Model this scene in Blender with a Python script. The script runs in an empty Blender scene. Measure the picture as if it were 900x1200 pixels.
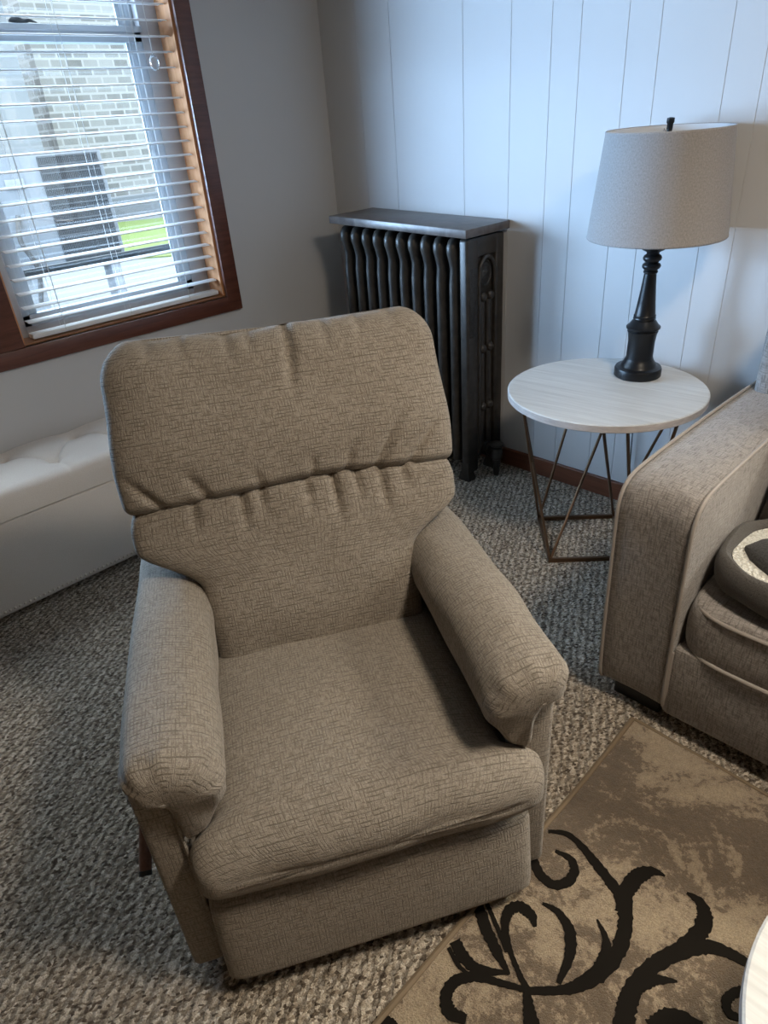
import bpy, bmesh, math, random
from mathutils import Vector, Matrix
random.seed(7)
S = bpy.context.scene
COL = S.collection

# ------------------------------------------------------------------ camera
F = 784.18
YAW, PIT, ROL = -0.829477, 0.526940, -0.0824513
CAM = Vector((2.95, -2.544, 1.55))
fw = Vector((math.sin(YAW)*math.cos(PIT), math.cos(YAW)*math.cos(PIT), -math.sin(PIT)))
rt = Vector((math.cos(YAW), -math.sin(YAW), 0))
up = rt.cross(fw)
r2 = math.cos(ROL)*rt + math.sin(ROL)*up
u2 = -math.sin(ROL)*rt + math.cos(ROL)*up
cd = bpy.data.cameras.new('camera'); cam = bpy.data.objects.new('camera', cd); COL.objects.link(cam)
cam.matrix_world = Matrix(((r2.x, u2.x, -fw.x, CAM.x), (r2.y, u2.y, -fw.y, CAM.y), (r2.z, u2.z, -fw.z, CAM.z), (0, 0, 0, 1)))
cd.sensor_fit = 'VERTICAL'; cd.sensor_height = 36.0; cd.lens = F/1200*36.0
cd.clip_start = 0.05; cd.clip_end = 200
S.camera = cam
S.view_settings.view_transform = 'Standard'
try: S.view_settings.look = 'None'
except Exception: pass
S.view_settings.gamma = 1; S.view_settings.exposure = 0.22
try: S.view_settings.use_curve_mapping = False
except Exception: pass

def on_z(px, z=0.0):                       # measured point of the photo -> point of the floor plan
    d = r2*((px[0]-450)/F) - u2*((px[1]-600)/F) + fw
    return CAM + d*((z-CAM.z)/d.z)

# ------------------------------------------------------------------ helpers
def obj(name, bm, mat, parent=None, smooth=True, sharp=40):
    me = bpy.data.meshes.new(name)
    bmesh.ops.recalc_face_normals(bm, faces=bm.faces[:])
    bm.to_mesh(me); bm.free()
    mats = mat if isinstance(mat, (list, tuple)) else [mat]
    for m in mats: me.materials.append(m)
    if smooth:
        for p in me.polygons: p.use_smooth = True
        try: me.set_sharp_from_angle(angle=math.radians(sharp))
        except Exception: pass
    o = bpy.data.objects.new(name, me); COL.objects.link(o)
    if parent: o.parent = parent
    return o
def tag(o, label, cat, group=None, kind=None):
    if label: o['label'] = label
    if cat: o['category'] = cat
    if group: o['group'] = group
    if kind: o['kind'] = kind
    return o
def thing(name, label, cat, loc=(0, 0, 0), rot=(0, 0, 0), group=None):
    o = bpy.data.objects.new(name, None); COL.objects.link(o)
    o.location = loc; o.rotation_euler = rot; o.empty_display_size = .1
    return tag(o, label, cat, group)
def struct(name, bm, mat, parent=None, label=None, smooth=False):
    o = obj(name, bm, mat, parent, smooth)
    if not parent:
        o['kind'] = 'structure'
        if label: o['label'] = label; o['category'] = name.split('_')[0]
    return o
def copy_of(o, parent):
    c = o.copy(); COL.objects.link(c); c.parent = parent
    return c
def BM(): return bmesh.new()
def uv_box(bm, faces=None):
    uv = bm.loops.layers.uv.verify()
    if faces is None: bm.normal_update()
    for f in (faces or bm.faces):
        f.normal_update(); n = f.normal; a = max(range(3), key=lambda i: abs(n[i]))
        i, j = ((1, 2), (0, 2), (0, 1))[a]
        for l in f.loops: l[uv].uv = (l.vert.co[i], l.vert.co[j])
def box(bm, x0, x1, y0, y1, z0, z1, bev=0.0, seg=2, mi=0):
    r = bmesh.ops.create_cube(bm, size=1)
    vs = r['verts']
    for v in vs:
        v.co = Vector((x0 if v.co.x < 0 else x1, y0 if v.co.y < 0 else y1, z0 if v.co.z < 0 else z1))
    fs = set(f for v in vs for f in v.link_faces)
    if bev > 0:
        es = list(set(e for v in vs for e in v.link_edges))
        g = bmesh.ops.bevel(bm, geom=es, offset=bev, segments=seg, affect='EDGES', profile=.5)
        fs = set(f for v in g['verts'] for f in v.link_faces) | set(f for f in fs if f.is_valid)
    for f in fs: f.material_index = mi
    uv_box(bm, fs)
    return fs
def obox(bm, c, ax, ay, az, hx, hy, hz, bev=0.0):   # oriented box
    fs = box(bm, -hx, hx, -hy, hy, -hz, hz, bev)
    vs = set(v for f in fs for v in f.verts)
    for v in vs:
        p = v.co.copy(); v.co = Vector(c) + Vector(ax)*p.x + Vector(ay)*p.y + Vector(az)*p.z
def cr(pts, n, closed=False):                        # Catmull-Rom resample by index
    P = [Vector(p) for p in pts]; N = len(P); out = []
    segs = N if closed else N-1
    for i in range(n):
        t = i/(n if closed else n-1)*segs
        k = min(int(t), segs-1); t -= k
        g = (lambda j: P[j % N]) if closed else (lambda j: P[max(0, min(N-1, j))])
        a, b, c, d = g(k-1), g(k), g(k+1), g(k+2)
        out.append(.5*((2*b) + (c-a)*t + (2*a-5*b+4*c-d)*t*t + (3*b-a-3*c+d)*t*t*t))
    return out
def loft(bm, rings, cap=True, closed=True, uvs=None, mi=0):
    uv = bm.loops.layers.uv.verify()
    V = [[bm.verts.new(p) for p in r] for r in rings]
    n = len(rings[0]); L = []
    if uvs is None:
        cen = rings[len(rings)//2]
        per = [0]
        for i in range(n): per.append(per[-1] + (Vector(cen[(i+1) % n]) - Vector(cen[i])).length)
        h = [0]
        for a, b in zip(rings, rings[1:]):
            h.append(h[-1] + sum((Vector(p)-Vector(q)).length for p, q in zip(a, b))/n)
        uvs = lambda i, j: (per[j], h[i])
    m = n if closed else n-1
    for i in range(len(V)-1):
        for j in range(m):
            k = (j+1) % n
            f = bm.faces.new((V[i][j], V[i][k], V[i+1][k], V[i+1][j])); f.material_index = mi
            for l, (a, b) in zip(f.loops, ((i, j), (i, j+1), (i+1, j+1), (i+1, j))): l[uv].uv = uvs(a, b)
    if cap and closed:
        for r in (V[0], V[-1]):
            c = bm.verts.new(sum((v.co for v in r), Vector())/n)
            fs = []
            for j in range(n):
                f = bm.faces.new((r[j], r[(j+1) % n], c)); f.material_index = mi; fs.append(f)
            uv_box(bm, fs)
    return V
def tube(bm, pts, r, n=10, cap=True, mi=0):
    P = [Vector(p) for p in pts]; rings = []
    t0 = (P[1]-P[0]).normalized()
    ref = Vector((0, 0, 1)) if abs(t0.z) < .9 else Vector((1, 0, 0))
    nrm = t0.cross(ref).normalized()
    for i, p in enumerate(P):
        t = (P[min(i+1, len(P)-1)] - P[max(i-1, 0)]).normalized()
        nrm = (nrm - t*nrm.dot(t)).normalized(); b = t.cross(nrm)
        rr = r[i] if isinstance(r, (list, tuple)) else r
        rings.append([p + nrm*(math.cos(a)*rr) + b*(math.sin(a)*rr) for a in [2*math.pi*k/n for k in range(n)]])
    loft(bm, rings, cap, mi=mi)
def lathe(bm, prof, n=40, c=(0, 0, 0), cap=True, mi=0):
    rings = [[(c[0]+r*math.cos(2*math.pi*k/n), c[1]+r*math.sin(2*math.pi*k/n), c[2]+z) for k in range(n)] for r, z in prof]
    loft(bm, rings, cap, mi=mi)
def poly_prism(bm, pts, axis, a, b, mi=0):           # extrude a closed 2-D outline along an axis
    def P(p, t):
        return {0: (t, p[0], p[1]), 1: (p[0], t, p[1]), 2: (p[0], p[1], t)}[axis]
    A = [bm.verts.new(P(p, a)) for p in pts]; B = [bm.verts.new(P(p, b)) for p in pts]
    n = len(pts); fs = [bm.faces.new(A), bm.faces.new(B[::-1])]
    for i in range(n): fs.append(bm.faces.new((A[i], B[i], B[(i+1) % n], A[(i+1) % n])))
    for f in fs: f.material_index = mi
    uv_box(bm, fs); return fs
def sstep(a, b, x):
    t = max(0, min(1, (x-a)/(b-a))); return t*t*(3-2*t)
def gauss(x, w): return math.exp(-(x/w)**2)
def spow(c, e): return math.copysign(abs(c)**e, c)
def hsh(*k):
    x = math.sin(sum(v*w for v, w in zip(k, (12.9898, 78.233, 37.719))))*43758.5453
    return x-math.floor(x)
def vn(x, y):                                        # smooth value noise
    i, j = math.floor(x), math.floor(y); u, v = x-i, y-j
    u = u*u*(3-2*u); v = v*v*(3-2*v)
    return (hsh(i, j)*(1-u)+hsh(i+1, j)*u)*(1-v) + (hsh(i, j+1)*(1-u)+hsh(i+1, j+1)*u)*v

# ------------------------------------------------------------------ materials
class NT:
    def __init__(s, name):
        s.m = bpy.data.materials.new(name); s.m.use_nodes = True
        s.t = s.m.node_tree; s.n = s.t.nodes; s.b = s.n['Principled BSDF']; s.out = s.n['Material Output']
    def new(s, ty, **kw):
        x = s.n.new(ty)
        for k, v in kw.items():
            if k in x.inputs: x.inputs[k].default_value = v
            else: setattr(x, k, v)
        return x
    def l(s, a, b): s.t.links.new(a, b)
    def coord(s, which='Object', scale=(1, 1, 1), rot=(0, 0, 0)):
        tc = s.new('ShaderNodeTexCoord'); mp = s.new('ShaderNodeMapping')
        mp.inputs['Scale'].default_value = scale; mp.inputs['Rotation'].default_value = rot
        s.l(tc.outputs[which], mp.inputs['Vector']); return mp.outputs['Vector']
    def noise(s, vec, scale=1, detail=3, rough=.5, dist=0):
        x = s.new('ShaderNodeTexNoise'); x.inputs['Scale'].default_value = scale
        x.inputs['Detail'].default_value = detail; x.inputs['Roughness'].default_value = rough
        x.inputs['Distortion'].default_value = dist
        s.l(vec, x.inputs['Vector']); return x.outputs['Fac']
    def ramp(s, fac, stops):
        x = s.new('ShaderNodeValToRGB'); e = x.color_ramp.elements
        while len(e) < len(stops): e.new(.5)
        for el, (p, c) in zip(e, stops):
            el.position = p; el.color = (c, c, c, 1) if isinstance(c, (int, float)) else (*c, 1)
        s.l(fac, x.inputs['Fac']); return x.outputs['Color']
    def mix(s, fac, a, b, mode='MIX'):
        x = s.new('ShaderNodeMix', data_type='RGBA', blend_type=mode)
        for sock, v in ((x.inputs[0], fac), (x.inputs[6], a), (x.inputs[7], b)):
            if hasattr(v, 'is_linked') or hasattr(v, 'links'): s.l(v, sock)
            elif isinstance(v, (int, float)): sock.default_value = v
            else: sock.default_value = (*v, 1)
        return x.outputs[2]
    def math(s, op, a, b=0.0):
        x = s.new('ShaderNodeMath', operation=op)
        for sock, v in zip(x.inputs, (a, b)):
            if isinstance(v, (int, float)): sock.default_value = v
            else: s.l(v, sock)
        return x.outputs[0]
    def bump(s, h, strength=.3, dist=.002):
        x = s.new('ShaderNodeBump'); x.inputs['Strength'].default_value = strength; x.inputs['Distance'].default_value = dist
        s.l(h, x.inputs['Height']); s.l(x.outputs['Normal'], s.b.inputs['Normal'])
    def set(s, col=None, rough=.6, metal=0, spec=.5, sheen=0):
        if col is not None:
            if hasattr(col, 'links'): s.l(col, s.b.inputs['Base Color'])
            else: s.b.inputs['Base Color'].default_value = (*col, 1)
        s.b.inputs['Roughness'].default_value = rough; s.b.inputs['Metallic'].default_value = metal
        s.b.inputs['Specular IOR Level'].default_value = spec
        if sheen:
            s.b.inputs['Sheen Weight'].default_value = sheen; s.b.inputs['Sheen Roughness'].default_value = .4
        return s.m
def plain(name, col, rough=.6, metal=0, spec=.5):
    k = NT(name); v = k.coord('Object'); n = k.noise(v, 18, 3)
    c = k.mix(n, tuple(x*.92 for x in col), tuple(min(1, x*1.06) for x in col))
    k.set(c, rough, metal, spec); return k.m

def m_paint(name, col):
    k = NT(name); v = k.coord('Object'); n = k.noise(v, 2.5, 4); n2 = k.noise(v, 160, 3)
    k.set(k.mix(n, tuple(x*.96 for x in col), tuple(x*1.02 for x in col)), .62, 0, .3)
    k.bump(n2, .12, .001); return k.m
def m_chenille(name, lo, mid, hi, su=26, sv=120, sheen=.15, cross=.75, lo_t=.40, amt=.62, weave=0):
    k = NT(name)
    h = k.noise(k.coord('UV', (su, sv, 1)), 1, 3, .6)
    w = k.noise(k.coord('UV', (sv*1.1, su*1.3, 1)), 1, 3, .6)
    fine = k.noise(k.coord('UV', (420, 420, 1)), 1, 2, .6)
    big = k.noise(k.coord('UV', (5, 5, 1)), 1, 3, .5)
    base = k.mix(k.ramp(w, ((.35, 0), (.62, 1))), mid, hi)
    base = k.mix(k.ramp(fine, ((.3, 0), (.75, 1))), k.mix(.5, base, lo), base)
    hd = k.ramp(h, ((lo_t-.06, 1), (lo_t+.07, 0)))
    wd = k.ramp(w, ((lo_t-.07, cross), (lo_t+.04, 0)))
    dark = k.math('MAXIMUM', hd, wd)
    if weave:                                            # broken dark threads in rows and columns
        th = []
        for dr, sc, mk, a in (('Y', weave, (26, 110, 1), 1.0), ('X', weave*1.2, (110, 28, 1), .7)):
            wv = k.new('ShaderNodeTexWave', wave_type='BANDS', bands_direction=dr, wave_profile='SIN'); wv.inputs['Scale'].default_value = sc
            wv.inputs['Distortion'].default_value = 1.6; wv.inputs['Detail'].default_value = 2; wv.inputs['Detail Scale'].default_value = 1.2
            k.l(k.coord('UV'), wv.inputs['Vector'])
            line = k.ramp(wv.outputs['Fac'], ((.62, 0), (.90, 1)))
            msk = k.ramp(k.noise(k.coord('UV', mk), 1, 3, .65), ((.44, 0), (.56, a)))
            th.append(k.math('MULTIPLY', line, msk))
        dark = k.math('MAXIMUM', k.math('MULTIPLY', dark, .55), k.math('MAXIMUM', th[0], th[1]))
    c = k.mix(k.math('MULTIPLY', dark, amt), base, lo)
    c = k.mix(big, k.mix(.12, c, lo), k.mix(.06, c, hi))
    k.set(c, .92, 0, .15, sheen)
    hh = k.math('ADD', k.math('MULTIPLY', k.math('SUBTRACT', 1.0, dark), .7), k.math('MULTIPLY', fine, .5))
    k.bump(hh, .6, .003); return k.m
def m_wood(name, c0, c1, axis_scale, rough=.4, coat=0, spec=.5):
    k = NT(name); v = k.coord('Object', axis_scale)
    n = k.noise(v, 1, 6, .6, .4); n2 = k.noise(k.coord('Object', tuple(a*4 for a in axis_scale)), 1, 3)
    f = k.math('ADD', k.math('MULTIPLY', n, .75), k.math('MULTIPLY', n2, .25))
    k.set(k.ramp(f, ((.3, c0), (.68, c1))), rough, 0, spec)
    k.b.inputs['Coat Weight'].default_value = coat; k.b.inputs['Coat Roughness'].default_value = .15
    k.bump(n2, .08, .001); return k.m

M = {}
M['wall'] = m_paint('wall_paint', (.56, .55, .545))
M['ceiling'] = m_paint('ceiling_paint', (.50, .45, .38))
M['wall_warm'] = m_paint('warm_wall_paint', (.30, .215, .14))
M['tan'] = m_chenille('tan_chenille', (.090, .075, .060), (.335, .287, .235), (.46, .405, .340), 60, 200, amt=.62, weave=40)
M['taupe'] = m_chenille('taupe_chenille', (.105, .092, .083), (.275, .248, .228), (.50, .46, .43), 260, 30, .35, .2, .44, .55)
M['taupe_piping'] = plain('taupe_piping', (.34, .305, .275), .8, 0, .2)
M['dark_knit'] = m_chenille('dark_knit', (.02, .018, .016), (.06, .052, .045), (.10, .085, .075), 60, 60, .1)
M['linen'] = m_chenille('cream_linen', (.60, .54, .49), (.74, .685, .63), (.80, .75, .70), 300, 300, .1)
M['dark_wood'] = m_wood('dark_red_wood', (.075, .022, .012), (.155, .052, .030), (6, 6, 60), .42, .25)
M['dark_wood_h'] = m_wood('dark_red_wood_long', (.075, .022, .012), (.155, .052, .030), (60, 4, 60), .42, .25)
M['amber_wood'] = m_wood('amber_jamb_wood', (.46, .19, .075), (.68, .34, .17), (40, 40, 5), .25, .8)
M['amber_wood_h'] = m_wood('amber_sill_wood', (.22, .085, .03), (.40, .18, .07), (40, 4, 40), .3, .5)
M['base_wood'] = m_wood('baseboard_wood', (.10, .032, .014), (.18, .060, .028), (4, 40, 60), .45, .2)
M['lever_wood'] = m_wood('lever_wood', (.10, .045, .03), (.19, .095, .065), (60, 60, 60), .4, .2)
M['whitewash'] = m_wood('whitewashed_wood', (.52, .51, .485), (.72, .715, .69), (3.0, 55, 55), .45)
M['whitewash_edge'] = m_wood('whitewashed_edge', (.42, .36, .32), (.66, .58, .53), (20, 20, 120), .6)
M['bronze'] = plain('bronze_metal', (.17, .10, .058), .38, .8)
M['black'] = plain('black_lamp_paint', (.008, .008, .009), .36, 0, .35)
M['vinyl'] = plain('white_vinyl', (.42, .45, .48), .4)
M['vinyl_grey'] = plain('grey_vinyl', (.40, .375, .365), .5)
M['blind'] = plain('blind_white', (.80, .82, .84), .42)
M['cord'] = plain('blind_cord', (.6, .6, .58), .8)
M['dark_plastic'] = plain('dark_plastic', (.02, .02, .02), .5)
M['chrome'] = plain('nail_brass', (.72, .66, .58), .35, 1)
M['rug_line'] = plain('rug_vine_pile', (.012, .010, .008), .98, 0, .05)
M['rug_bind'] = plain('rug_binding', (.20, .15, .10), .9, 0, .1)
M['bed_grey'] = m_chenille('pet_bed_grey', (.05, .047, .044), (.11, .10, .095), (.15, .14, .13), 200, 200, .1)
M['bed_dark'] = m_chenille('pet_bed_dark', (.02, .02, .02), (.050, .048, .046), (.085, .082, .08), 90, 90, .1)

def _clear(name, tint, fres):
    k = NT(name); k.n.remove(k.b)
    tr = k.new('ShaderNodeBsdfTransparent'); tr.inputs['Color'].default_value = (*tint, 1)
    gl = k.new('ShaderNodeBsdfGlossy'); gl.inputs['Roughness'].default_value = .02
    lw = k.new('ShaderNodeLayerWeight'); lw.inputs['Blend'].default_value = .5; pw = k.math('POWER', lw.outputs['Facing'], 5.0); fr_ = k.math('ADD', k.math('MULTIPLY', pw, .7), .05)
    mx = k.new('ShaderNodeMixShader'); k.l(fr_, mx.inputs[0]); k.l(tr.outputs[0], mx.inputs[1]); k.l(gl.outputs[0], mx.inputs[2])
    k.l(mx.outputs[0], k.out.inputs['Surface']); return k.m
M['glass'] = _clear('window_glass', (.93, .96, .97), 1.45)
k = NT('clear_acrylic'); k.set((.93, .93, .92), .08); k.b.inputs['Transmission Weight'].default_value = .9; M['acrylic'] = k.m

# lamp shade linen
k = NT('shade_linen'); v = k.coord('UV', (190, 190, 1)); n = k.noise(v, 1, 3, .7); n2 = k.noise(k.coord('UV', (700, 90, 1)), 1, 2)
k.set(k.mix(k.math('ADD', k.math('MULTIPLY', n, .6), k.math('MULTIPLY', n2, .4)), (.13, .12, .115), (.52, .49, .475)), .9, 0, .15, .15); k.bump(n, .3, .001); M['shade'] = k.m
M['shade_in'] = plain('shade_lining', (.75, .76, .78), .8)
# cast iron
k = NT('radiator_iron'); v = k.coord('Object'); n = k.noise(v, 30, 4); n2 = k.noise(v, 220, 3)
k.set(k.ramp(n, ((.3, (.026, .022, .018)), (.7, (.050, .042, .035)))), .42, .25); k.bump(k.math('ADD', n, n2), .25, .0015); M['iron'] = k.m
k = NT('radiator_ornament'); v = k.coord('Object', (1, 1, 1)); vo = k.new('ShaderNodeTexVoronoi', feature='F1'); vo.inputs['Scale'].default_value = 42
k.l(v, vo.inputs['Vector']); n2 = k.noise(v, 60, 4, .6, 2.5)
k.set((.030, .027, .024), .45, .25); k.bump(k.math('ADD', vo.outputs['Distance'], k.math('MULTIPLY', n2, .6)), .8, .006); M['iron_orn'] = k.m
k = NT('shelf_top_paint'); v = k.coord('Object'); n = k.noise(v, 9, 5, .65, 1.5); n2 = k.noise(v, 40, 4)
k.set(k.ramp(n, ((.35, (.060, .048, .042)), (.7, (.15, .122, .108)))), .36, .1); k.bump(n2, .15, .001); M['shelf'] = k.m
# carpet: loop pile, flecked, in slanting rows
k = NT('carpet_loops'); v = k.coord('Object', (1, 1, 1), (0, 0, math.radians(20)))
nz = k.noise(k.coord('Object'), 26, 2); wob = k.new('ShaderNodeVectorMath', operation='MULTIPLY_ADD')
mp2 = k.new('ShaderNodeMapping'); mp2.inputs['Scale'].default_value = (1.0, .62, 1); k.l(v, mp2.inputs['Vector'])
vo = k.new('ShaderNodeTexVoronoi', feature='F1'); vo.inputs['Scale'].default_value = 185; k.l(mp2.outputs['Vector'], vo.inputs['Vector'])
sp = k.new('ShaderNodeSeparateColor'); k.l(vo.outputs['Color'], sp.inputs['Color'])
fleck = k.ramp(sp.outputs['Red'], ((.0, (.105, .078, .056)), (.28, (.40, .325, .245)), (.62, (.62, .53, .42)), (1.0, (.85, .755, .63))))
fine = k.noise(k.coord('Object'), 330, 3, .65)
wv = k.new('ShaderNodeTexWave', wave_type='BANDS', bands_direction='X', wave_profile='SIN'); wv.inputs['Scale'].default_value = 13; wv.inputs['Distortion'].default_value = 5; wv.inputs['Detail'].default_value = 3; wv.inputs['Detail Scale'].default_value = 3
k.l(k.coord('Object', (1, 1, 1), (0, 0, math.radians(-28))), wv.inputs['Vector'])
rows = k.ramp(wv.outputs['Fac'], ((.15, 0), (.6, 1)))
blk = k.new('ShaderNodeTexBrick'); blk.inputs['Scale'].default_value = 9; blk.inputs['Mortar Size'].default_value = .035; blk.inputs['Mortar Smooth'].default_value = 1
blk.inputs['Color1'].default_value = (1, 1, 1, 1); blk.inputs['Color2'].default_value = (.86, .86, .86, 1); blk.inputs['Mortar'].default_value = (.5, .5, .5, 1)
k.l(k.coord('Object', (1, 1, 1), (0, 0, math.radians(45))), blk.inputs['Vector'])
c = k.mix(k.ramp(fine, ((.32, .6), (.58, 0))), fleck, (.085, .070, .056))
c = k.mix(k.math('MULTIPLY', k.math('SUBTRACT', 1.0, rows), .5), c, (.06, .05, .043))
c = k.mix(.55, c, blk.outputs['Color'], 'MULTIPLY')
k.set(c, .97, 0, .1)
k.bump(k.math('ADD', k.math('MULTIPLY', rows, .8), k.math('ADD', k.math('MULTIPLY', vo.outputs['Distance'], -.9), fine)), .7, .006); M['carpet'] = k.m
# rug ground: mottled beige and brown pile
k = NT('rug_pile'); v = k.coord('Object'); v.node.inputs['Location'].default_value = (3.7, 1.3, 0); big = k.noise(v, 4.2, 8, .72, .5); mid = k.noise(v, 70, 4, .7); fine = k.noise(v, 330, 3, .7)
f = k.math('ADD', k.math('MULTIPLY', big, .82), k.math('MULTIPLY', mid, .25))
c = k.ramp(f, ((.42, (.58, .455, .305)), (.515, (.47, .36, .245)), (.545, (.235, .172, .115)), (.66, (.18, .133, .090))))
c = k.mix(k.ramp(fine, ((.3, .55), (.6, 0))), c, (.09, .065, .045))
k.set(c, .96, 0, .1, .2); k.bump(k.math('ADD', fine, k.math('MULTIPLY', mid, 1.2)), .9, .009); M['rug'] = k.m
# sherpa
k = NT('white_sherpa'); v = k.coord('Object'); vo = k.new('ShaderNodeTexVoronoi'); vo.inputs['Scale'].default_value = 110; k.l(v, vo.inputs['Vector']); n = k.noise(v, 200, 3)
k.set(k.mix(vo.outputs['Distance'], (.72, .70, .64), (.55, .53, .47)), .98, 0, .1); k.bump(k.math('ADD', vo.outputs['Distance'], n), .9, .008); M['sherpa'] = k.m
# outdoor
def m_brick(name, c1, c2, mort, scale, bw=.5, rh=.25, ms=.02, rot=(math.pi/2, 0, math.pi/2)):
    k = NT(name)
    tc = k.new('ShaderNodeTexCoord')
    br = k.new('ShaderNodeTexBrick'); br.inputs['Scale'].default_value = scale; br.inputs['Brick Width'].default_value = bw; br.inputs['Row Height'].default_value = rh; br.inputs['Mortar Size'].default_value = ms
    br.inputs['Color1'].default_value = (*c1, 1); br.inputs['Color2'].default_value = (*c2, 1); br.inputs['Mortar'].default_value = (*mort, 1); br.inputs['Bias'].default_value = .1
    k.l(tc.outputs['UV'], br.inputs['Vector'])
    n = k.noise(k.coord('Object'), 2.5, 4)
    k.set(k.mix(k.math('MULTIPLY', n, .6), br.outputs['Color'], mort), .9, 0, .2); return k.m
M['brick'] = m_brick('pale_brick', (.06, .057, .05), (.22, .22, .21), (.30, .30, .295), 1.7, .55, .25, .035)
M['block'] = m_brick('white_block', (.15, .165, .178), (.18, .195, .205), (.22, .23, .24), 1.0, .6, .30, .015)
M['grass'] = plain('lawn', (.13, .17, .06), .95, 0, .1)
M['paving'] = plain('pale_paving', (.15, .16, .17), .9, 0, .1)
M['unit'] = plain('unit_case', (.13, .145, .16), .5)
M['unit_dark'] = plain('unit_coil', (.012, .014, .016), .6)
M['unit_grille'] = plain('unit_grille', (.05, .058, .066), .5)
M['outwhite'] = plain('outdoor_white', (.20, .215, .23), .6)
M['hatch'] = plain('hatch_blue', (.09, .12, .145), .4)
M['out_dark'] = plain('outdoor_dark', (.05, .05, .05), .7)

# ------------------------------------------------------------------ room shell
RX, RY, RZ = 5.2, -5.4, 2.62
bm = BM(); box(bm, -.02, RX, RY, 0, -.06, 0); struct('floor', bm, M['carpet'], label='grey and beige flecked loop carpet')
bm = BM(); box(bm, -.2, RX+.2, RY-.2, .2, RZ, RZ+.1); struct('ceiling', bm, M['ceiling'])
W1 = (-1.735, -.766); W2 = (-2.795, -1.83); SILL, HEAD = .872, 2.33
def wall_with_holes(name, axis, pos, thick, lo, hi, holes, mat, zlo, zhi):
    bm = BM()
    def b(a0, a1, z0, z1):
        if a1-a0 < 1e-4 or z1-z0 < 1e-4: return
        p = sorted((pos, pos+thick))
        if axis == 0: box(bm, p[0], p[1], a0, a1, z0, z1)
        else: box(bm, a0, a1, p[0], p[1], z0, z1)
    cur = lo
    for (a0, a1, z0, z1) in sorted(holes):
        b(cur, a0, zlo, zhi); b(a0, a1, zlo, z0); b(a0, a1, z1, zhi); cur = a1
    b(cur, hi, zlo, zhi)
    return struct(name, bm, mat)
wall_with_holes('wall_left', 0, 0, -.2, RY, .2, [(*W1, SILL, HEAD), (*W2, SILL, HEAD)], M['wall'], -.06, RZ)
# back wall: sheet panelling with V grooves, pierced by a window right of the frame
W3 = (3.25, 4.45, .98, 2.46)
gro = [.25, .46, .868, 1.104, 1.283, 1.403, 1.582, 1.698, 1.930, 2.042, 2.29, 2.47, 2.70, 2.92, 3.12]
bm = BM()
def panel_strip(x0, x1, z0, z1, gs):
    pts = [(x0, .19)] + [(x0, 0)]
    for g in gs:
        if x0+.01 < g < x1-.01: pts += [(g-.0014, 0), (g-.0004, .0018), (g+.0004, .0018), (g+.0014, 0)]
    pts += [(x1, 0), (x1, .19)]
    poly_prism(bm, pts, 2, z0, z1)
panel_strip(-.2, W3[0], -.06, RZ, gro)
panel_strip(W3[0], W3[1], -.06, W3[2], [3.6, 3.9, 4.1]); panel_strip(W3[0], W3[1], W3[3], RZ, [3.6, 3.9, 4.1])
panel_strip(W3[1], RX+.2, -.06, RZ, [4.6, 4.8, 5.0])
struct('wall_back', bm, M['wall'])
bm = BM(); box(bm, RX, RX+.2, RY-.2, .2, -.06, RZ); struct('wall_right', bm, M['wall_warm'])
bm = BM(); box(bm, -.2, RX+.2, RY-.2, RY, -.06, RZ); struct('wall_front', bm, M['wall_warm'])
bm = BM(); box(bm, .016, RX, -.016, 0, 0, .088, .004); struct('baseboard_back', bm, M['base_wood'], label='red-brown wooden baseboard along the panelled wall')
bm = BM(); box(bm, 0, .016, RY, 0, 0, .088, .004); struct('baseboard_left', bm, M['dark_wood_h'])

# ------------------------------------------------------------------ windows
def make_window(name, y0, y1, label):
    root = thing(name, label, 'window', (0, 0, 0)); root['kind'] = 'structure'
    bm = BM(); box(bm, -.115, -.002, y1-.014, y1+.004, SILL, HEAD); obj('jamb', bm, M['amber_wood'], root, False)
    bm = BM(); box(bm, -.115, -.002, y0-.004, y0+.014, SILL, HEAD); obj('jamb', bm, M['amber_wood'], root, False)
    bm = BM(); box(bm, -.115, .0, y0, y1, SILL-.006, SILL+.006); obj('sill_board', bm, M['amber_wood_h'], root, False)
    bm = BM(); box(bm, -.115, -.002, y0, y1, HEAD-.014, HEAD+.004); obj('head_jamb', bm, M['amber_wood_h'], root, False)
    # vinyl frame: side, head and foot pieces
    bm = BM()
    box(bm, -.195, -.112, y1-.10, y1, SILL, HEAD, .003); box(bm, -.195, -.112, y0, y0+.07, SILL, HEAD, .003)
    box(bm, -.195, -.112, y0, y1, HEAD-.05, HEAD, .003); box(bm, -.195, -.116, y0, y1, SILL-.01, SILL+.045, .003)
    obj('window_frame', bm, M['vinyl_grey'], root)
    a, b = y0+.065, y1-.095
    for nm, z0, z1, xa, xb in (('lower_sash', SILL+.04, 1.955, -.150, -.118), ('upper_sash', 1.90, HEAD-.045, -.186, -.152)):
        bm = BM(); st = .055
        for t in range(3):                     # stepped stiles
            o = .018*t; d = .006*t
            box(bm, xa+d, xb-d, b-st+.0-o+.02, b-o, z0, z1, .002); box(bm, xa+d, xb-d, a+o, a+st+o-.02, z0, z1, .002)
        box(bm, xa, xb, a, b, z0, z0+.05, .003); box(bm, xa, xb, a, b, z1-.055, z1, .003)
        if nm == 'lower_sash': box(bm, xb-.004, xb+.012, a, b, z1-.02, z1, .003)
        s = obj(nm, bm, M['vinyl'], root)
        bm = BM(); box(bm, (xa+xb)/2-.002, (xa+xb)/2+.002, a+.05, b-.05, z0+.045, z1-.05); obj('pane', bm, M['glass'], s, False)
    bm = BM(); box(bm, -.195, -.175, a+.03, b-.03, 1.095, 1.125, .003); obj('screen_bar', bm, M['out_dark'], root)
    return root
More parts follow.
